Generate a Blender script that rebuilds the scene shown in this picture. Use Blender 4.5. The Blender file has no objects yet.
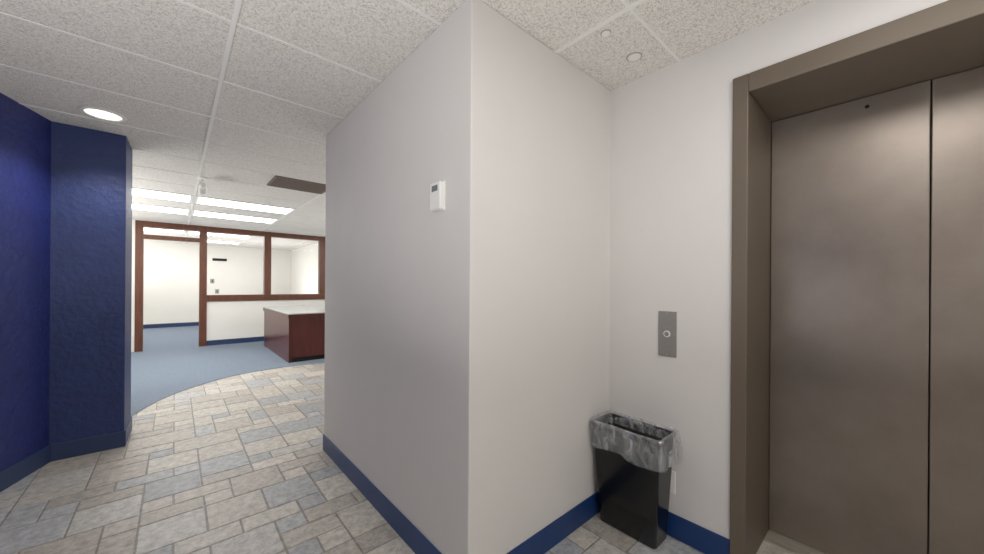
import bpy, bmesh, math, random
from mathutils import Vector, Matrix, noise
random.seed(11)
scn=bpy.context.scene
scn.view_settings.view_transform='Standard'
scn.view_settings.exposure=0.10
CEIL=2.463

# ------------------------------------------------------------ materials
def srgb(r,g,b):
    f=lambda c:(c/255/12.92) if c/255<=0.04045 else ((c/255+0.055)/1.055)**2.4
    return (f(r),f(g),f(b),1)
def newmat(name):
    m=bpy.data.materials.new(name); m.use_nodes=True
    nt=m.node_tree; b=nt.nodes['Principled BSDF']
    return m,nt,b
def mat(name,col,rough=0.6,metal=0.0,noise_scale=None,var=0.08,bump=0.0,bscale=60,spec=0.5,stretch=None,coat=0):
    m,nt,b=newmat(name)
    b.inputs['Roughness'].default_value=rough; b.inputs['Metallic'].default_value=metal
    b.inputs['Specular IOR Level'].default_value=spec
    b.inputs['Coat Weight'].default_value=coat; b.inputs['Coat Roughness'].default_value=.06
    tc=nt.nodes.new('ShaderNodeTexCoord'); src=tc.outputs['Object']
    if stretch:
        mp=nt.nodes.new('ShaderNodeMapping'); mp.inputs['Scale'].default_value=stretch
        nt.links.new(src,mp.inputs[0]); src=mp.outputs[0]
    n=nt.nodes.new('ShaderNodeTexNoise'); n.inputs['Scale'].default_value=noise_scale or 4
    n.inputs['Detail'].default_value=5; nt.links.new(src,n.inputs['Vector'])
    r=nt.nodes.new('ShaderNodeValToRGB')
    r.color_ramp.elements[0].position=0.3; r.color_ramp.elements[1].position=0.7
    r.color_ramp.elements[0].color=tuple(c*(1-var) for c in col[:3])+(1,)
    r.color_ramp.elements[1].color=tuple(min(1,c*(1+var)) for c in col[:3])+(1,)
    nt.links.new(n.outputs['Fac'],r.inputs[0]); nt.links.new(r.outputs[0],b.inputs['Base Color'])
    if bump:
        n2=nt.nodes.new('ShaderNodeTexNoise'); n2.inputs['Scale'].default_value=bscale; n2.inputs['Detail'].default_value=3
        nt.links.new(src,n2.inputs['Vector'])
        bp=nt.nodes.new('ShaderNodeBump'); bp.inputs['Strength'].default_value=bump; bp.inputs['Distance'].default_value=0.01
        nt.links.new(n2.outputs['Fac'],bp.inputs['Height']); nt.links.new(bp.outputs[0],b.inputs['Normal'])
    return m
def emis(name,col,s):
    m,nt,b=newmat(name); b.inputs['Base Color'].default_value=(.9,.9,.9,1)
    b.inputs['Emission Color'].default_value=col; b.inputs['Emission Strength'].default_value=s
    return m

M_wall=mat('paint_greige',srgb(218,215,212),0.6,var=0.012,bump=0.05,bscale=140)
M_white=mat('paint_white',srgb(232,230,224),0.7,var=0.01,bump=0.05,bscale=120)
M_blue=mat('paint_navy_violet',srgb(27,38,102),0.5,var=0.12,bump=0.6,bscale=24,noise_scale=9)
M_blue2=mat('paint_navy',srgb(36,52,102),0.5,var=0.12,bump=0.6,bscale=24,noise_scale=9)
M_base=mat('vinyl_base_blue',srgb(22,56,108),0.4,var=0.04)
M_base1=mat('vinyl_base_blue_shade_lift',srgb(22,58,110),0.4,var=0.04)  # same vinyl in a slightly brighter blue, offsetting shade on the corridor wall
M_base2=mat('vinyl_base_slate',srgb(42,60,96),0.45,var=0.04)
M_carpet=mat('carpet_blue',srgb(124,135,150),0.95,var=0.12,noise_scale=60,bump=0.5,bscale=400,spec=0.1)
M_bar=mat('grid_white',srgb(228,227,224),0.5,var=0.01)
M_ring=mat('ring_grey',srgb(165,163,158),0.5,var=0.01)
M_frame=mat('elevator_frame_taupe',srgb(106,95,82),0.5,metal=0.15,var=0.04,noise_scale=3)
M_steel=mat('brushed_steel',srgb(160,157,152),0.38,metal=0.7,var=0.06,noise_scale=30,stretch=(1,1,12))
M_sill=mat('aluminium_sill',srgb(190,185,175),0.4,metal=0.6,var=0.05)
M_dark=mat('dark_gap',srgb(20,18,16),0.7,var=0.02)
M_black=mat('black_plastic',srgb(12,12,14),0.2,var=0.05)
M_plwhite=mat('white_plastic',srgb(236,236,233),0.4,var=0.01)
M_lcd=mat('lcd_grey',srgb(120,130,130),0.2,var=0.03)
M_wood=mat('cherry_frame',srgb(98,58,40),0.4,var=0.25,noise_scale=6,stretch=(4,4,.6))
M_desk=mat('cherry_desk',srgb(82,31,27),0.28,var=0.22,noise_scale=5,stretch=(3,3,.5))
M_desktop=mat('desktop_painted_reflection',srgb(192,197,195),0.3,var=0.01,coat=.3)  # pale grey stands in for reflections off a glossy dark wood top
M_vent=mat('vent_bronze',srgb(104,88,76),0.5,var=0.05)
M_lens=emis('light_lens',(1,.985,.95,1),9)
M_lens2=emis('added_lobby_lens',(1,.98,.955,1),6.5)
M_lens3=emis('light_lens_inner',(1,.985,.96,1),6)
M_can=emis('downlight_lamp',(1,.93,.82,1),1.8)

# elevator door: satin metal with faint smudges
M_door,nt,b=newmat('elevator_door_satin')
b.inputs['Metallic'].default_value=.6
tc=nt.nodes.new('ShaderNodeTexCoord'); n=nt.nodes.new('ShaderNodeTexNoise'); n.inputs['Scale'].default_value=3.2; n.inputs['Detail'].default_value=7; n.inputs['Roughness'].default_value=.62
nt.links.new(tc.outputs['Object'],n.inputs['Vector'])
r=nt.nodes.new('ShaderNodeValToRGB'); e=r.color_ramp.elements
e[0].position=.25; e[0].color=srgb(131,120,110); e[1].position=.80; e[1].color=srgb(152,142,133)
nt.links.new(n.outputs['Fac'],r.inputs[0]); nt.links.new(r.outputs[0],b.inputs['Base Color'])
mr=nt.nodes.new('ShaderNodeMapRange'); mr.inputs[1].default_value=.2; mr.inputs[2].default_value=.8; mr.inputs[3].default_value=.30; mr.inputs[4].default_value=.36
nt.links.new(n.outputs['Fac'],mr.inputs[0]); nt.links.new(mr.outputs[0],b.inputs['Roughness'])

# glass
M_glass,nt,b=newmat('clear_glass')
nt.nodes.remove(b); out=nt.nodes['Material Output']
tr=nt.nodes.new('ShaderNodeBsdfTransparent'); gl=nt.nodes.new('ShaderNodeBsdfGlossy'); gl.inputs['Roughness'].default_value=0.02
mx=nt.nodes.new('ShaderNodeMixShader'); fr=nt.nodes.new('ShaderNodeFresnel'); fr.inputs[0].default_value=1.12
nt.links.new(fr.outputs[0],mx.inputs[0]); nt.links.new(tr.outputs[0],mx.inputs[1]); nt.links.new(gl.outputs[0],mx.inputs[2]); nt.links.new(mx.outputs[0],out.inputs[0])
# bag
M_bag,nt,b=newmat('clear_bag_plastic')
b.inputs['Base Color'].default_value=srgb(228,231,236); b.inputs['Roughness'].default_value=0.10
out=nt.nodes['Material Output']; tr=nt.nodes.new('ShaderNodeBsdfTransparent'); mx=nt.nodes.new('ShaderNodeMixShader')
tc=nt.nodes.new('ShaderNodeTexCoord'); mp=nt.nodes.new('ShaderNodeMapping'); mp.inputs['Scale'].default_value=(1,1,.5); mp.inputs['Rotation'].default_value=(.2,.25,0)
nt.links.new(tc.outputs['Object'],mp.inputs[0])
n=nt.nodes.new('ShaderNodeTexNoise'); n.inputs['Scale'].default_value=24; n.inputs['Detail'].default_value=2.5; n.inputs['Distortion'].default_value=1.0
nt.links.new(mp.outputs[0],n.inputs['Vector'])
r=nt.nodes.new('ShaderNodeMapRange'); r.inputs[1].default_value=.46; r.inputs[2].default_value=.74; r.inputs[3].default_value=.12; r.inputs[4].default_value=.5
nt.links.new(n.outputs['Fac'],r.inputs[0]); nt.links.new(r.outputs[0],mx.inputs[0])
nt.links.new(tr.outputs[0],mx.inputs[1]); nt.links.new(b.outputs[0],mx.inputs[2])
gl=nt.nodes.new('ShaderNodeBsdfGlossy'); gl.inputs['Roughness'].default_value=.06
bp=nt.nodes.new('ShaderNodeBump'); bp.inputs['Strength'].default_value=.8; bp.inputs['Distance'].default_value=.014
nt.links.new(n.outputs['Fac'],bp.inputs['Height']); nt.links.new(bp.outputs[0],b.inputs['Normal']); nt.links.new(bp.outputs[0],gl.inputs['Normal'])
m2=nt.nodes.new('ShaderNodeMixShader'); m2.inputs[0].default_value=.14
nt.links.new(mx.outputs[0],m2.inputs[1]); nt.links.new(gl.outputs[0],m2.inputs[2]); nt.links.new(m2.outputs[0],out.inputs[0])
# ceiling tile
M_ceil,nt,b=newmat('acoustic_tile')
b.inputs['Roughness'].default_value=.9; b.inputs['Specular IOR Level'].default_value=.1
tc=nt.nodes.new('ShaderNodeTexCoord')
n=nt.nodes.new('ShaderNodeTexNoise'); n.inputs['Scale'].default_value=210; n.inputs['Detail'].default_value=3; n.inputs['Distortion'].default_value=.3
n2=nt.nodes.new('ShaderNodeTexNoise'); n2.inputs['Scale'].default_value=90; n2.inputs['Detail'].default_value=3; n2.inputs['Distortion'].default_value=.6
for q in (n,n2): nt.links.new(tc.outputs['Object'],q.inputs['Vector'])
mxx=nt.nodes.new('ShaderNodeMath'); mxx.operation='ADD'; ml=nt.nodes.new('ShaderNodeMath'); ml.operation='MULTIPLY'; ml.inputs[1].default_value=.6
nt.links.new(n2.outputs['Fac'],ml.inputs[0]); nt.links.new(n.outputs['Fac'],mxx.inputs[0]); nt.links.new(ml.outputs[0],mxx.inputs[1])
r=nt.nodes.new('ShaderNodeValToRGB'); e=r.color_ramp.elements
e[0].position=.62; e[0].color=srgb(178,173,167); e[1].position=.84; e[1].color=srgb(228,225,220)
nt.links.new(mxx.outputs[0],r.inputs[0]); nt.links.new(r.outputs[0],b.inputs['Base Color'])
bp=nt.nodes.new('ShaderNodeBump'); bp.inputs['Strength'].default_value=.3; bp.inputs['Distance'].default_value=.003
nt.links.new(mxx.outputs[0],bp.inputs['Height']); nt.links.new(bp.outputs[0],b.inputs['Normal'])
# floor tile
M_tile,nt,b=newmat('slate_tile')
b.inputs['Roughness'].default_value=.40
at=nt.nodes.new('ShaderNodeAttribute'); at.attribute_name='Col'
tc=nt.nodes.new('ShaderNodeTexCoord'); n=nt.nodes.new('ShaderNodeTexNoise'); n.inputs['Scale'].default_value=22; n.inputs['Detail'].default_value=10; n.inputs['Roughness'].default_value=.78; n.inputs['Distortion'].default_value=.1
nt.links.new(tc.outputs['Object'],n.inputs['Vector'])
r=nt.nodes.new('ShaderNodeValToRGB'); e=r.color_ramp.elements
e[0].position=.34; e[0].color=(.44,.44,.46,1); e[1].position=.60; e[1].color=(1.0,.995,.98,1)
nt.links.new(n.outputs['Fac'],r.inputs[0])
mm=nt.nodes.new('ShaderNodeMix'); mm.data_type='RGBA'; mm.blend_type='MULTIPLY'; mm.inputs[0].default_value=.92
nt.links.new(at.outputs['Color'],mm.inputs[6]); nt.links.new(r.outputs[0],mm.inputs[7]); nt.links.new(mm.outputs[2],b.inputs['Base Color'])
bp=nt.nodes.new('ShaderNodeBump'); bp.inputs['Strength'].default_value=.5; bp.inputs['Distance'].default_value=.005
nt.links.new(n.outputs['Fac'],bp.inputs['Height']); nt.links.new(bp.outputs[0],b.inputs['Normal'])

# ------------------------------------------------------------ helpers
def link(o): scn.collection.objects.link(o); return o
def meshobj(name,verts,faces,m,smooth=False):
    me=bpy.data.meshes.new(name); me.from_pydata(verts,[],faces); me.update()
    bm=bmesh.new(); bm.from_mesh(me); bmesh.ops.recalc_face_normals(bm,faces=bm.faces); bm.to_mesh(me); bm.free()
    if smooth:
        for p in me.polygons: p.use_smooth=True
    o=bpy.data.objects.new(name,me); me.materials.append(m); return link(o)
def boxes(name,bl,m,bevel=0):
    V=[];F=[]
    for (x0,x1,y0,y1,z0,z1) in bl:
        k=len(V)
        V+=[(x0,y0,z0),(x1,y0,z0),(x1,y1,z0),(x0,y1,z0),(x0,y0,z1),(x1,y0,z1),(x1,y1,z1),(x0,y1,z1)]
        F+=[tuple(k+i for i in f) for f in ((0,3,2,1),(4,5,6,7),(0,1,5,4),(1,2,6,5),(2,3,7,6),(3,0,4,7))]
    o=meshobj(name,V,F,m)
    if bevel:
        md=o.modifiers.new('bevel','BEVEL'); md.width=bevel; md.segments=2; md.limit_method='ANGLE'
    return o
def box(name,x0,x1,y0,y1,z0,z1,m,bevel=0): return boxes(name,[(x0,x1,y0,y1,z0,z1)],m,bevel)
def prism(name,poly,z0,z1,m,bevel=0):
    n=len(poly); V=[(x,y,z0) for x,y in poly]+[(x,y,z1) for x,y in poly]
    F=[tuple(range(n)),tuple(range(n,2*n))]+[(i,(i+1)%n,n+(i+1)%n,n+i) for i in range(n)]
    o=meshobj(name,V,F,m)
    if bevel:
        md=o.modifiers.new('bevel','BEVEL'); md.width=bevel; md.segments=2; md.limit_method='ANGLE'
    return o
def lathe(name,prof,loc,m,n=40,axis='z',smooth=True):
    V=[];F=[]
    for (r,h) in prof:
        for i in range(n):
            a=2*math.pi*i/n; p=(r*math.cos(a),r*math.sin(a),h)
            if axis=='x': p=(h,p[0],p[1])
            V.append((p[0]+loc[0],p[1]+loc[1],p[2]+loc[2]))
    for j in range(len(prof)-1):
        for i in range(n):
            F.append((j*n+i,j*n+(i+1)%n,(j+1)*n+(i+1)%n,(j+1)*n+i))
    F.append(tuple(range(n))); F.append(tuple(range((len(prof)-1)*n,len(prof)*n)))
    o=meshobj(name,V,F,m,False)
    return o
def S(o,label=None,cat=None):
    o['kind']='structure'
    if label: o['label']=label
    if cat: o['category']=cat
    return o
def thing(name,loc,label,cat,parts,group=None):
    e=bpy.data.objects.new(name,None); e.location=loc; e.empty_display_size=.05; link(e)
    e['label']=label; e['category']=cat
    if group: e['group']=group
    bpy.context.view_layer.update()
    for p in parts:
        p.parent=e; p.matrix_parent_inverse=e.matrix_world.inverted()
    return e

# ------------------------------------------------------------ room shell
# modular stone pattern: large squares with rectangles and small squares between
U=.138; X0,Y0=-2.9,-3.0; NX,NY=39,70
occ=[[False]*NY for _ in range(NX)]
pal=[srgb(206,201,192),srgb(201,199,194),srgb(190,183,174),srgb(186,188,190),srgb(210,205,196),srgb(184,178,170),srgb(198,192,183),srgb(174,177,181)]
V=[];F=[];C=[]
def tile(x0,x1,y0,y1,col):
    g=.0036; b_=.003; k=len(V); zt=0.0+random.uniform(-.0004,.0004)
    x0+=g;x1-=g;y0+=g;y1-=g
    V.extend([(x0,y0,-.004),(x1,y0,-.004),(x1,y1,-.004),(x0,y1,-.004),
              (x0+b_,y0+b_,zt),(x1-b_,y0+b_,zt),(x1-b_,y1-b_,zt),(x0+b_,y1-b_,zt)])
    fs=[(4,5,6,7),(0,1,5,4),(1,2,6,5),(2,3,7,6),(3,0,4,7)]
    for f in fs: F.append(tuple(k+i for i in f)); C.append(col)
for i in range(NX):
    for j in range(NY):
        if occ[i][j]: continue
        opts=[(2,2)]*12+[(2,1)]*3+[(1,2)]*3+[(1,1)]*4
        random.shuffle(opts); opts.append((1,1))
        if random.random()<.14: opts.insert(0,(3,2) if random.random()<.5 else (2,3))
        for (a,b2) in opts:
            if i+a<=NX and j+b2<=NY and all(not occ[i+u][j+v] for u in range(a) for v in range(b2)): break
        for u in range(a):
            for v in range(b2): occ[i+u][j+v]=True
        c=random.choice(pal); k=random.uniform(.91,1.05); c=(c[0]*k,c[1]*k,c[2]*k,1)
        tile(X0+i*U,X0+(i+a)*U,Y0+j*U,Y0+(j+b2)*U,c)
k=len(V); V.extend([(-3.2,-3.1,-.003),(6.1,-3.1,-.003),(6.1,14.1,-.003),(-3.2,14.1,-.003)]); F.append((k,k+1,k+2,k+3)); C.append(srgb(146,142,136))
me=bpy.data.meshes.new('floor'); me.from_pydata(V,[],F); me.update()
ca=me.color_attributes.new('Col','FLOAT_COLOR','CORNER')
for p,c in zip(me.polygons,C):
    for li in p.loop_indices: ca.data[li].color=c
me.materials.append(M_tile); S(link(bpy.data.objects.new('floor',me)),'mixed-size beige and grey slate-look tile floor','floor')

# carpet with curved edge
ctrl=[(-.40,4.47),(-.345,4.70),(-.31,4.90),(-.12,5.37),(.14,5.74),(.58,6.12),(1.2,6.28),(1.85,6.20),(2.5,5.85),(2.9,5.3),(3.0,4.5),(3.0,2.99)]
def cr(P,n=8):
    out=[]
    for i in range(len(P)-1):
        p0=Vector(P[max(i-1,0)]);p1=Vector(P[i]);p2=Vector(P[i+1]);p3=Vector(P[min(i+2,len(P)-1)])
        for k in range(n):
            t=k/n; q=.5*((2*p1)+(-p0+p2)*t+(2*p0-5*p1+4*p2-p3)*t*t+(-p0+3*p1-3*p2+p3)*t**3); out.append((q.x,q.y))
    out.append(P[-1]); return out
poly=[(-3.0,4.47)]+cr(ctrl)+[(6,2.99),(6,14),(-3,14)]
S(prism('floor_carpet',poly,-.002,.006,M_carpet),'blue-grey office carpet with curved edge','carpet')

# ceiling
S(box('ceiling',-3.2,6.1,-3.1,14.1,CEIL,CEIL+.05,M_ceil),'white fissured acoustic tile ceiling','ceiling')
bars=[]
gx=.19; gy=.74
x=gx-1.22*3
while x<6: bars.append((x-.010,x+.010,-3,14,CEIL-.006,CEIL+.001)); x+=1.22
y=gy-.61*6
while y<14: bars.append((-3,6,y-.0065,y+.0065,CEIL-.003,CEIL+.001)); y+=.61
S(boxes('ceiling_grid',bars,M_bar),'white metal ceiling grid','ceiling grid')

# walls
WX=.881; WY=1.125; EX=1.940
S(prism('wall_partition',[(WX,WY),(EX+.08,WY),(EX+.08,WY+.1),(6,WY+.1),(6,2.97),(WX,2.97)],0,CEIL,M_wall,.004),'greige painted wall block with outer corner','wall')
S(boxes('wall_elevator',[(EX,EX+.1,.50,WY,0,CEIL),(EX,EX+.1,-.70,.50,2.262,CEIL),(EX,EX+.1,-3,-.70,0,CEIL)],M_wall),'greige wall around elevator opening','wall')
S(box('wall_back',-3.1,2.1,-3.1,-3,0,CEIL,M_wall),'greige wall','wall')
S(prism('wall_blue',[(-2.06,0),(-.665,4.08),(-.665,4.2),(-.9,4.2),(-2.25,0)],0,CEIL,M_blue),'navy textured angled wall','wall')
S(box('wall_west',-2.25,-2.08,-3,0,0,CEIL,M_wall),'greige wall','wall')
S(prism('wall_column',[(-.70,4.05),(-.295,4.05),(-.285,4.45),(-.70,4.45)],0,CEIL,M_blue2,.004),'navy textured column','column')
S(box('wall_office_south',-3,-.70,4.3,4.45,0,CEIL,M_white),'white wall','wall')
S(box('wall_office_west',-3.1,-3,4.3,14,0,CEIL,M_white),'white wall','wall')
S(box('wall_office_east',6,6.1,2.97,14,0,CEIL,M_white),'white wall','wall')
S(box('wall_north',-3,6,14,14.1,0,CEIL,M_white),'white wall','wall')
S(box('wall_inner_east',3.03,3.13,9.5,14,0,CEIL,M_white),'white wall','wall')
PY=9.4
S(boxes('wall_office_partition',[(-3,-.56,PY,PY+.1,0,CEIL),(.49,2.79,PY+.01,PY+.09,0,.93),(2.79,6,PY,PY+.1,0,CEIL)],M_white),'white partition wall under wood framed windows','wall')
ti=[1]
def trim(l,bl):
    S(boxes('trim_%d'%ti[0],bl,M_wood,.004),l,'trim'); ti[0]+=1
ya,yb=PY-.02,PY+.12
trim('cherry wood door frame',[(-.56,-.45,ya,yb,0,2.36),(.37,.49,ya,yb,0,2.36),(-.45,.37,ya,yb,2.13,2.21)])
trim('cherry wood top beam of partition',[(-.56,2.79,ya,yb,2.36,CEIL)])
trim('cherry wood window sill rail',[(.49,2.79,ya,yb,.92,1.05)])
trim('cherry wood window mullion',[(1.50,1.63,ya,yb,1.05,2.36)])
trim('cherry wood window end post',[(2.66,2.79,ya,yb,1.05,2.36)])
for i,(a,b_,z0,z1) in enumerate([(-.45,.37,2.21,2.36),(.49,1.50,1.05,2.36),(1.63,2.66,1.05,2.36)]):
    S(box('window_%d'%(i+1),a,b_,PY+.045,PY+.051,z0,z1,M_glass),'clear glass pane in cherry wood frame','window')

# baseboards
BH=.122; t=.008
S(box('baseboard_partition_west',WX-t,WX,WY-t,2.97,0,BH,M_base1,.002))
S(box('baseboard_partition_south',WX,EX-t,WY-t,WY,0,BH,M_base,.002))
S(box('baseboard_elevator',EX-t,EX,.503,WY,0,BH,M_base,.002))
S(box('baseboard_column',-.67,-.290,4.05-t,4.05,0,BH,M_base2,.002))
S(prism('baseboard_column_side',[(-.2945,4.05-t),(-.2865,4.05-t),(-.276,4.45),(-.284,4.45)],0.007,BH,M_base2))
S(prism('baseboard_blue',[(-2.06,0),(-2.052,0),(-.665,4.042),(-.671,4.06)],0,BH,M_base2))
S(box('baseboard_office',.49,2.79,PY,PY+.012,.006,.11,M_base2))
S(box('baseboard_north',-3,3.03,14-t,14,.006,.12,M_base2))
S(box('baseboard_inner_east',3.022,3.03,9.5,14-t,.006,.12,M_base2))

# ------------------------------------------------------------ elevator
DX=2.37
fr_=boxes('door_frame',[(EX-.015,DX+.04,.439,.501,0,2.262),(EX-.015,DX+.04,-.70,-.639,0,2.262),(EX-.015,DX+.04,-.639,.439,2.178,2.262)],M_frame,.004)
p1=box('door_panel',DX,DX+.02,-.098,.437,.010,2.176,M_door,.003)
p2=box('door_panel',DX+.006,DX+.026,-.637,-.102,.010,2.176,M_door,.003)
sl=boxes('sill',[(2.26,2.29,-.637,.437,0,.008),(2.295,2.325,-.637,.437,0,.008),(2.33,2.44,-.637,.437,0,.008)],M_sill,.001)
gap=box('shaft_shade',DX+.05,DX+.06,-.70,.50,0,2.262,M_dark)  # near-black sheet, painting the shaft's shade behind the door seam
kh=lathe('keyhole',[(.008,-.002),(.008,.001),(.004,.001)],(DX,.086,2.13),M_dark,20,'x')
e=thing('door_1',(DX,-.1,0),'taupe bronze metal elevator doors in a painted steel frame','elevator door',[fr_,p1,p2,sl,gap,kh]); e['kind']='structure'

# call button plate
pl=box('plate',EX-.006,EX+.002,.745,.837,.931,1.168,M_steel,.002)
rg=lathe('button_ring',[(.017,-.010),(.017,-.005)],(EX,.791,1.05),M_plwhite,32,'x')
bt=lathe('button',[(.010,-.014),(.012,-.012),(.012,-.006)],(EX,.791,1.05),M_steel,32,'x')
sc=lathe('screw',[(.003,-.0075),(.003,-.005)],(EX,.791,1.158),M_sill,12,'x')
sc2=lathe('screw',[(.003,-.0075),(.003,-.005)],(EX,.791,.941),M_sill,12,'x')
thing('call_button',(EX,.791,.931),'brushed steel elevator call plate with round button on greige wall','elevator call button',[pl,rg,bt,sc,sc2])

# wall outlet partly behind the bin
op=box('plate',EX-.005,EX+.002,.745,.815,.225,.34,M_plwhite,.002)
o1=box('socket',EX-.007,EX-.004,.765,.795,.295,.322,M_plwhite,.001)
o2=box('socket',EX-.007,EX-.004,.765,.795,.243,.270,M_plwhite,.001)
thing('wall_outlet',(EX,.78,.225),'white electrical outlet low on the wall behind wastebasket','wall outlet',[op,o1,o2])

# thermostat
tb=box('body',WX-.026,WX,1.308,1.39,1.630,1.752,M_plwhite,.006)
tp=box('backplate',WX-.008,WX+.002,1.305,1.404,1.627,1.755,M_plwhite,.002)
ts=box('screen',WX-.0275,WX-.025,1.326,1.372,1.712,1.738,M_lcd,.001)
thing('thermostat',(WX,1.36,1.625),'white plastic wall thermostat with small grey screen','thermostat',[tb,tp,ts])

# ------------------------------------------------------------ trash can
def rr(cx,cy,hx,hy,r,n=8):
    P=[]
    for (sx,sy,a0) in ((1,1,0),(-1,1,90),(-1,-1,180),(1,-1,270)):
        for i in range(n):
            a=math.radians(a0+90*i/(n-1)); P.append((cx+sx*(hx-r)+r*math.cos(a),cy+sy*(hy-r)+r*math.sin(a)))
    Q=[]
    for i in range(len(P)):
        Q.append(P[i]); j=(i+1)%len(P)
        if (i+1)%n==0:
            for k in range(1,14): Q.append((P[i][0]+(P[j][0]-P[i][0])*k/14,P[i][1]+(P[j][1]-P[i][1])*k/14))
    return Q
def loft(name,rings,m,capa=True,capb=True,smooth=True):
    n=len(rings[0]); V=[p for r_ in rings for p in r_]; F=[]
    for j in range(len(rings)-1):
        for i in range(n): F.append((j*n+i,j*n+(i+1)%n,(j+1)*n+(i+1)%n,(j+1)*n+i))
    if capa: F.append(tuple(range(n)))
    if capb: F.append(tuple(range((len(rings)-1)*n,len(rings)*n)))
    return meshobj(name,V,F,m,smooth)
def binring(z,off=0):
    k=z/.55; cx=1.838+(1.822-1.838)*k; cy=.926+(.924-.926)*k
    return [(a,b_,z) for a,b_ in rr(cx,cy,.072+.030*k+off,.156+.028*k+off,.020)]
rings=[binring(.002,-.004),binring(.008),binring(.2),binring(.4),binring(.525),binring(.527,.004),binring(.548,.005),binring(.552,.003),binring(.55,-.003),binring(.4,-.003),binring(.2,-.003),binring(.012,-.003)]
bb=loft('body',rings,M_black)
rimb=loft('rim',[binring(.520,.001),binring(.522,.006),binring(.549,.007),binring(.553,.004),binring(.551,-.0025),binring(.545,-.0028)],M_black,False,False)
thing('trash_can',(1.838,.926,0),'tall slim black plastic wastebasket standing in the wall corner','trash can',[bb,rimb])
def bagring(z,off,amp,seed,zamp=0):
    base=binring(min(z,.55),0); c=Vector((sum(p[0] for p in base)/len(base),sum(p[1] for p in base)/len(base)))
    out=[]
    for i,p in enumerate(base):
        q=Vector((p[0],p[1])); d=(q-c).normalized()
        nz=noise.noise(Vector((p[0]*22,p[1]*22,seed*.14)))+.4*noise.noise(Vector((p[0]*60,p[1]*60,seed*.2)))
        q=q+d*max(off+amp*nz, .009 if off>.01 else -1)
        s=max(0,min(1,(-d.y-.2)/.7)); s=s*s*(3-2*s)
        if off>0: q.y-=off*.6*s
        zz=z+zamp*noise.noise(Vector((p[0]*9,p[1]*9,3.3)))
        out.append((min(q.x,1.934),min(q.y,1.113),zz))
    return out
R=[]
for i,(z,off,am) in enumerate([(.50,-.006,.002),(.53,-.006,.002)]): R.append(bagring(z,off,am,i))
R.append(bagring(.562,-.002,.001,5)); R.append(bagring(.568,.005,.002,6,.004)); R.append(bagring(.562,.013,.003,7,.003))
for i,(z,off,am) in enumerate([(.54,.016,.006),(.52,.018,.009),(.50,.020,.012),(.48,.022,.014),(.46,.024,.016),(.44,.025,.017),(.43,.024,.018),(.42,.022,.018)]): R.append(bagring(z,off,am,8+i,.005+.003*i))
bag=loft('trash_bag',R,M_bag,False,False)
bag['label']='crinkled clear plastic liner folded over the black wastebasket rim'; bag['category']='trash bag'

# ------------------------------------------------------------ desk
zf=.006; H=.04
top=prism('desktop',[(1.37,6.50),(4.2,6.50),(4.2,7.35),(2.12,7.35),(2.12,8.75),(1.37,8.75)],.755+H,.775+H,M_desktop,.003)
edge=prism('edge_band',[(1.375,6.505),(4.19,6.505),(4.19,7.34),(2.11,7.34),(2.11,8.74),(1.375,8.74)],.69+H,.756+H,M_desk,.003)
fp=box('front_panel',1.42,4.15,6.54,6.58,.07+zf,.69+H,M_desk,.002)
sp=box('side_panel',1.39,1.43,6.54,8.70,zf,.69+H,M_desk,.002)
ep=box('end_panel',4.12,4.16,6.58,7.2,zf,.69+H,M_desk,.002)
ep2=box('end_panel',1.43,2.08,8.66,8.70,zf,.69+H,M_desk,.002)
pln=box('plinth',1.43,4.12,6.56,6.58,zf,.075+zf,M_dark)
drs=[box('drawer',1.70,2.08,6.65,7.15,a+zf,b_+zf,M_desk,.003) for a,b_ in ((.1,.34),(.35,.52),(.53,.69))]
thing('reception_desk',(1.4,6.56,zf),'L-shaped dark cherry reception desk with reflection painted pale grey on its top','desk',[top,edge,fp,sp,ep,ep2,pln]+drs)

# ------------------------------------------------------------ ceiling fixtures
def troffer(x0,x1,y0,y1,m=None,label='white recessed fluorescent ceiling panel light in tile grid'):
    w=.03
    h=boxes('housing',[(x0,x1,y0,y0+w,CEIL-.012,CEIL-.001),(x0,x1,y1-w,y1,CEIL-.012,CEIL-.001),(x0,x0+w,y0+w,y1-w,CEIL-.012,CEIL-.001),(x1-w,x1,y0+w,y1-w,CEIL-.012,CEIL-.001)],M_bar)
    l=box('lens',x0+w,x1-w,y0+w,y1-w,CEIL-.009,CEIL-.001,m or M_lens)
    return thing('ceiling_light',((x0+x1)/2,(y0+y1)/2,CEIL),label,'ceiling light',[h,l],'fluorescent panel lights in the tile ceiling')
c0,c1,c2,c3=gx-1.22+.013,gx-.013,gx+.013,gx+1.22-.013
for a,b_ in ((c0,c1),(c2,c3)):
    troffer(a,b_,6.23-.06,6.84-.12); troffer(a,b_,7.45-.06,8.06-.10); troffer(a,b_,10.45,11.02,M_lens3)
troffer(c0,c1,12.3,12.87,M_lens3); troffer(c2,c3,12.3,12.87,M_lens3)
troffer(2.65,3.83,7.42,7.99); troffer(2.65,3.83,5.0,5.57)
troffer(c2+.1,c3+.1,-.47,.12,M_lens2); troffer(c0,c1,-1.69,-1.10,M_lens2)  # out-of-view fixtures added to light the nook and lobby walls

rg=lathe('trim_ring',[(.112,-.001),(.112,-.008),(.092,-.010),(.088,-.001)],(-.375,3.63,CEIL),M_bar,48)
lp=lathe('lamp',[(.088,-.001),(.085,-.004),(.03,-.006)],(-.375,3.63,CEIL),M_can,48)
thing('recessed_downlight',(-.375,3.63,CEIL),'round recessed downlight with white trim ring','downlight',[rg,lp])

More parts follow.
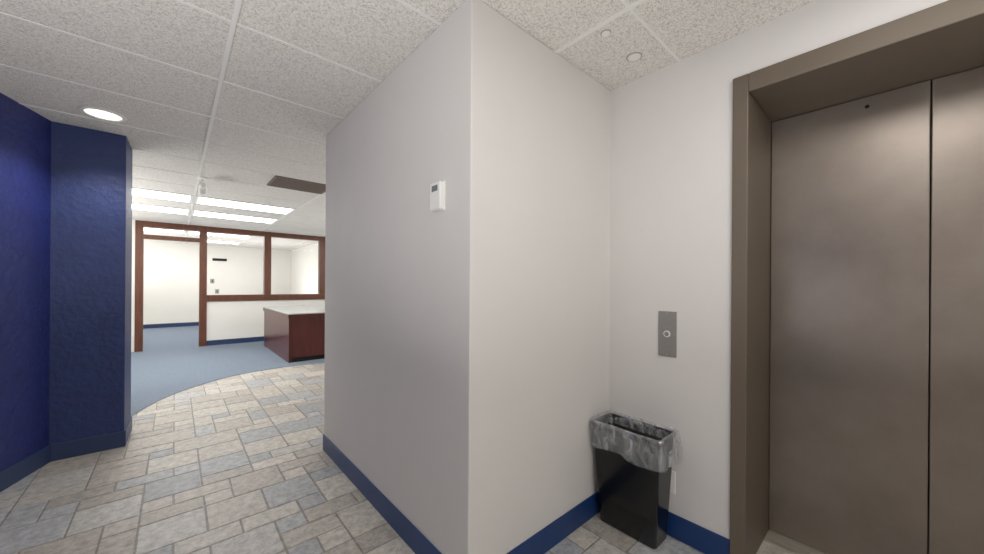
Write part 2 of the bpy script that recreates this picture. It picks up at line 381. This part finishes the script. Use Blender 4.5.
vb=[(.80,1.405,4.41,4.43,CEIL-.012,CEIL-.001),(.80,1.405,4.88,4.90,CEIL-.012,CEIL-.001),(.80,.82,4.43,4.88,CEIL-.012,CEIL-.001),(1.385,1.405,4.43,4.88,CEIL-.012,CEIL-.001)]
fo=boxes('vent_frame',vb,M_vent)
lv=boxes('louvers',[(.82,1.385,4.44+i*.022,4.452+i*.022,CEIL-.010,CEIL-.003) for i in range(20)],M_vent)
bk=box('duct_back',.82,1.385,4.43,4.88,CEIL-.003,CEIL-.0005,M_dark)
thing('air_vent',(1.1,4.65,CEIL),'brown metal louvered return air vent in tile ceiling','air vent',[fo,lv,bk])

def disc(x,y,r,label,name,cat):
    a=lathe('flange',[(r,-.001),(r,-.003),(r*.85,-.004),(r*.83,-.002)],(x,y,CEIL),M_ring,36)
    b_=lathe('cap',[(r*.83,-.002),(r*.80,-.006),(r*.5,-.007)],(x,y,CEIL),M_bar,36)
    thing(name,(x,y,CEIL),label,cat,[a,b_])
disc(1.735,.88,.038,'white round concealed sprinkler cover in ceiling tile','sprinkler','sprinkler')
disc(1.475,.885,.024,'small white round ceiling sensor','ceiling_sensor','sensor')
sx,sy=.22,5.08
a=lathe('canopy',[(.05,-.001),(.05,-.012),(.02,-.02)],(sx,sy,CEIL),M_plwhite,28)
s_=box('stem',sx-.008,sx+.008,sy-.008,sy+.008,CEIL-.09,CEIL-.015,M_plwhite)
h_=box('housing',sx-.028,sx+.028,sy-.09,sy+.09,CEIL-.19,CEIL-.085,M_plwhite,.006)
l1=lathe('lamp_head',[(.018,-.085),(.030,-.100),(.029,-.125),(.018,-.14)],(sx,sy-.118,CEIL),M_plwhite,24)
l2=lathe('lamp_head',[(.018,-.085),(.030,-.100),(.029,-.125),(.018,-.14)],(sx,sy+.118,CEIL),M_plwhite,24)
thing('emergency_light',(sx,sy,CEIL),'white emergency light unit hanging from ceiling grid','emergency light',[a,s_,h_,l1,l2])

p=box('panel',.86,1.22,13.985,14.002,1.99,2.07,M_dark,.002); q=box('face',.88,1.20,13.981,13.986,2.0,2.06,M_dark)
thing('wall_sign',(1.04,14,2.03),'small dark rectangular sign on white office wall','sign',[p,q])
def sw(x,z,label):
    p=box('plate',x-.05,x+.05,13.992,14.002,z-.07,z+.07,M_steel,.002); q=box('toggle',x-.012,x+.012,13.982,13.993,z-.03,z+.03,M_dark,.002)
    thing('wall_switch',(x,14,z),label,'light switch',[p,q])
sw(.86,1.36,'grey wall switch plate on white office wall'); sw(.98,1.04,'lower grey wall switch plate on white office wall')

# ------------------------------------------------------------ downlight beam and added fill lights
ld=bpy.data.lights.new('downlight_beam','SPOT'); ld.energy=35; ld.spot_size=math.radians(120); ld.spot_blend=.6; ld.shadow_soft_size=.08; ld.color=(1,.96,.9)
lo=bpy.data.objects.new('downlight_beam',ld); lo.location=(-.375,3.63,CEIL-.03); link(lo)
def fill_uplight(x,y,z,sx_,sy_,e,col=(1,.98,.95)):  # unseen area lights facing up, added to brighten the ceilings
    l=bpy.data.lights.new('added_fill_uplight','AREA'); l.shape='RECTANGLE'; l.size=sx_; l.size_y=sy_; l.energy=e; l.color=col
    o=bpy.data.objects.new('added_fill_uplight',l); o.location=(x,y,z); o.rotation_euler=(math.pi,0,0); link(o)
fill_uplight(-1.0,.7,.9,1.0,1.4,37,(1,.98,.96))
fill_uplight(.6,-1.6,.9,2.0,1.6,34,(1,.985,.97))
fill_uplight(4.6,5.0,1.0,1.6,3.0,95)
fill_uplight(-1.9,7.0,1.0,1.5,3.0,95)
fill_uplight(-1.9,12.0,1.0,1.4,3.0,85)
fill_uplight(1.6,11.5,.4,1.8,2.0,42)

w=bpy.data.worlds.new('world'); scn.world=w; w.use_nodes=True
w.node_tree.nodes['Background'].inputs[0].default_value=(.9,.92,1,1); w.node_tree.nodes['Background'].inputs[1].default_value=.3

# camera (level view with a very slight roll)
cd=bpy.data.cameras.new('camera'); cd.sensor_width=36; cd.lens=357/984*36; cd.shift_y=8/984; cd.clip_start=.02
co=bpy.data.objects.new('camera',cd); link(co)
M=Matrix.Rotation(-math.radians(41.6),4,'Z')@Matrix.Rotation(math.radians(90),4,'X')@Matrix.Rotation(math.radians(.4),4,'Z')
co.matrix_world=Matrix.Translation((0,0,1.30))@M
scn.camera=co
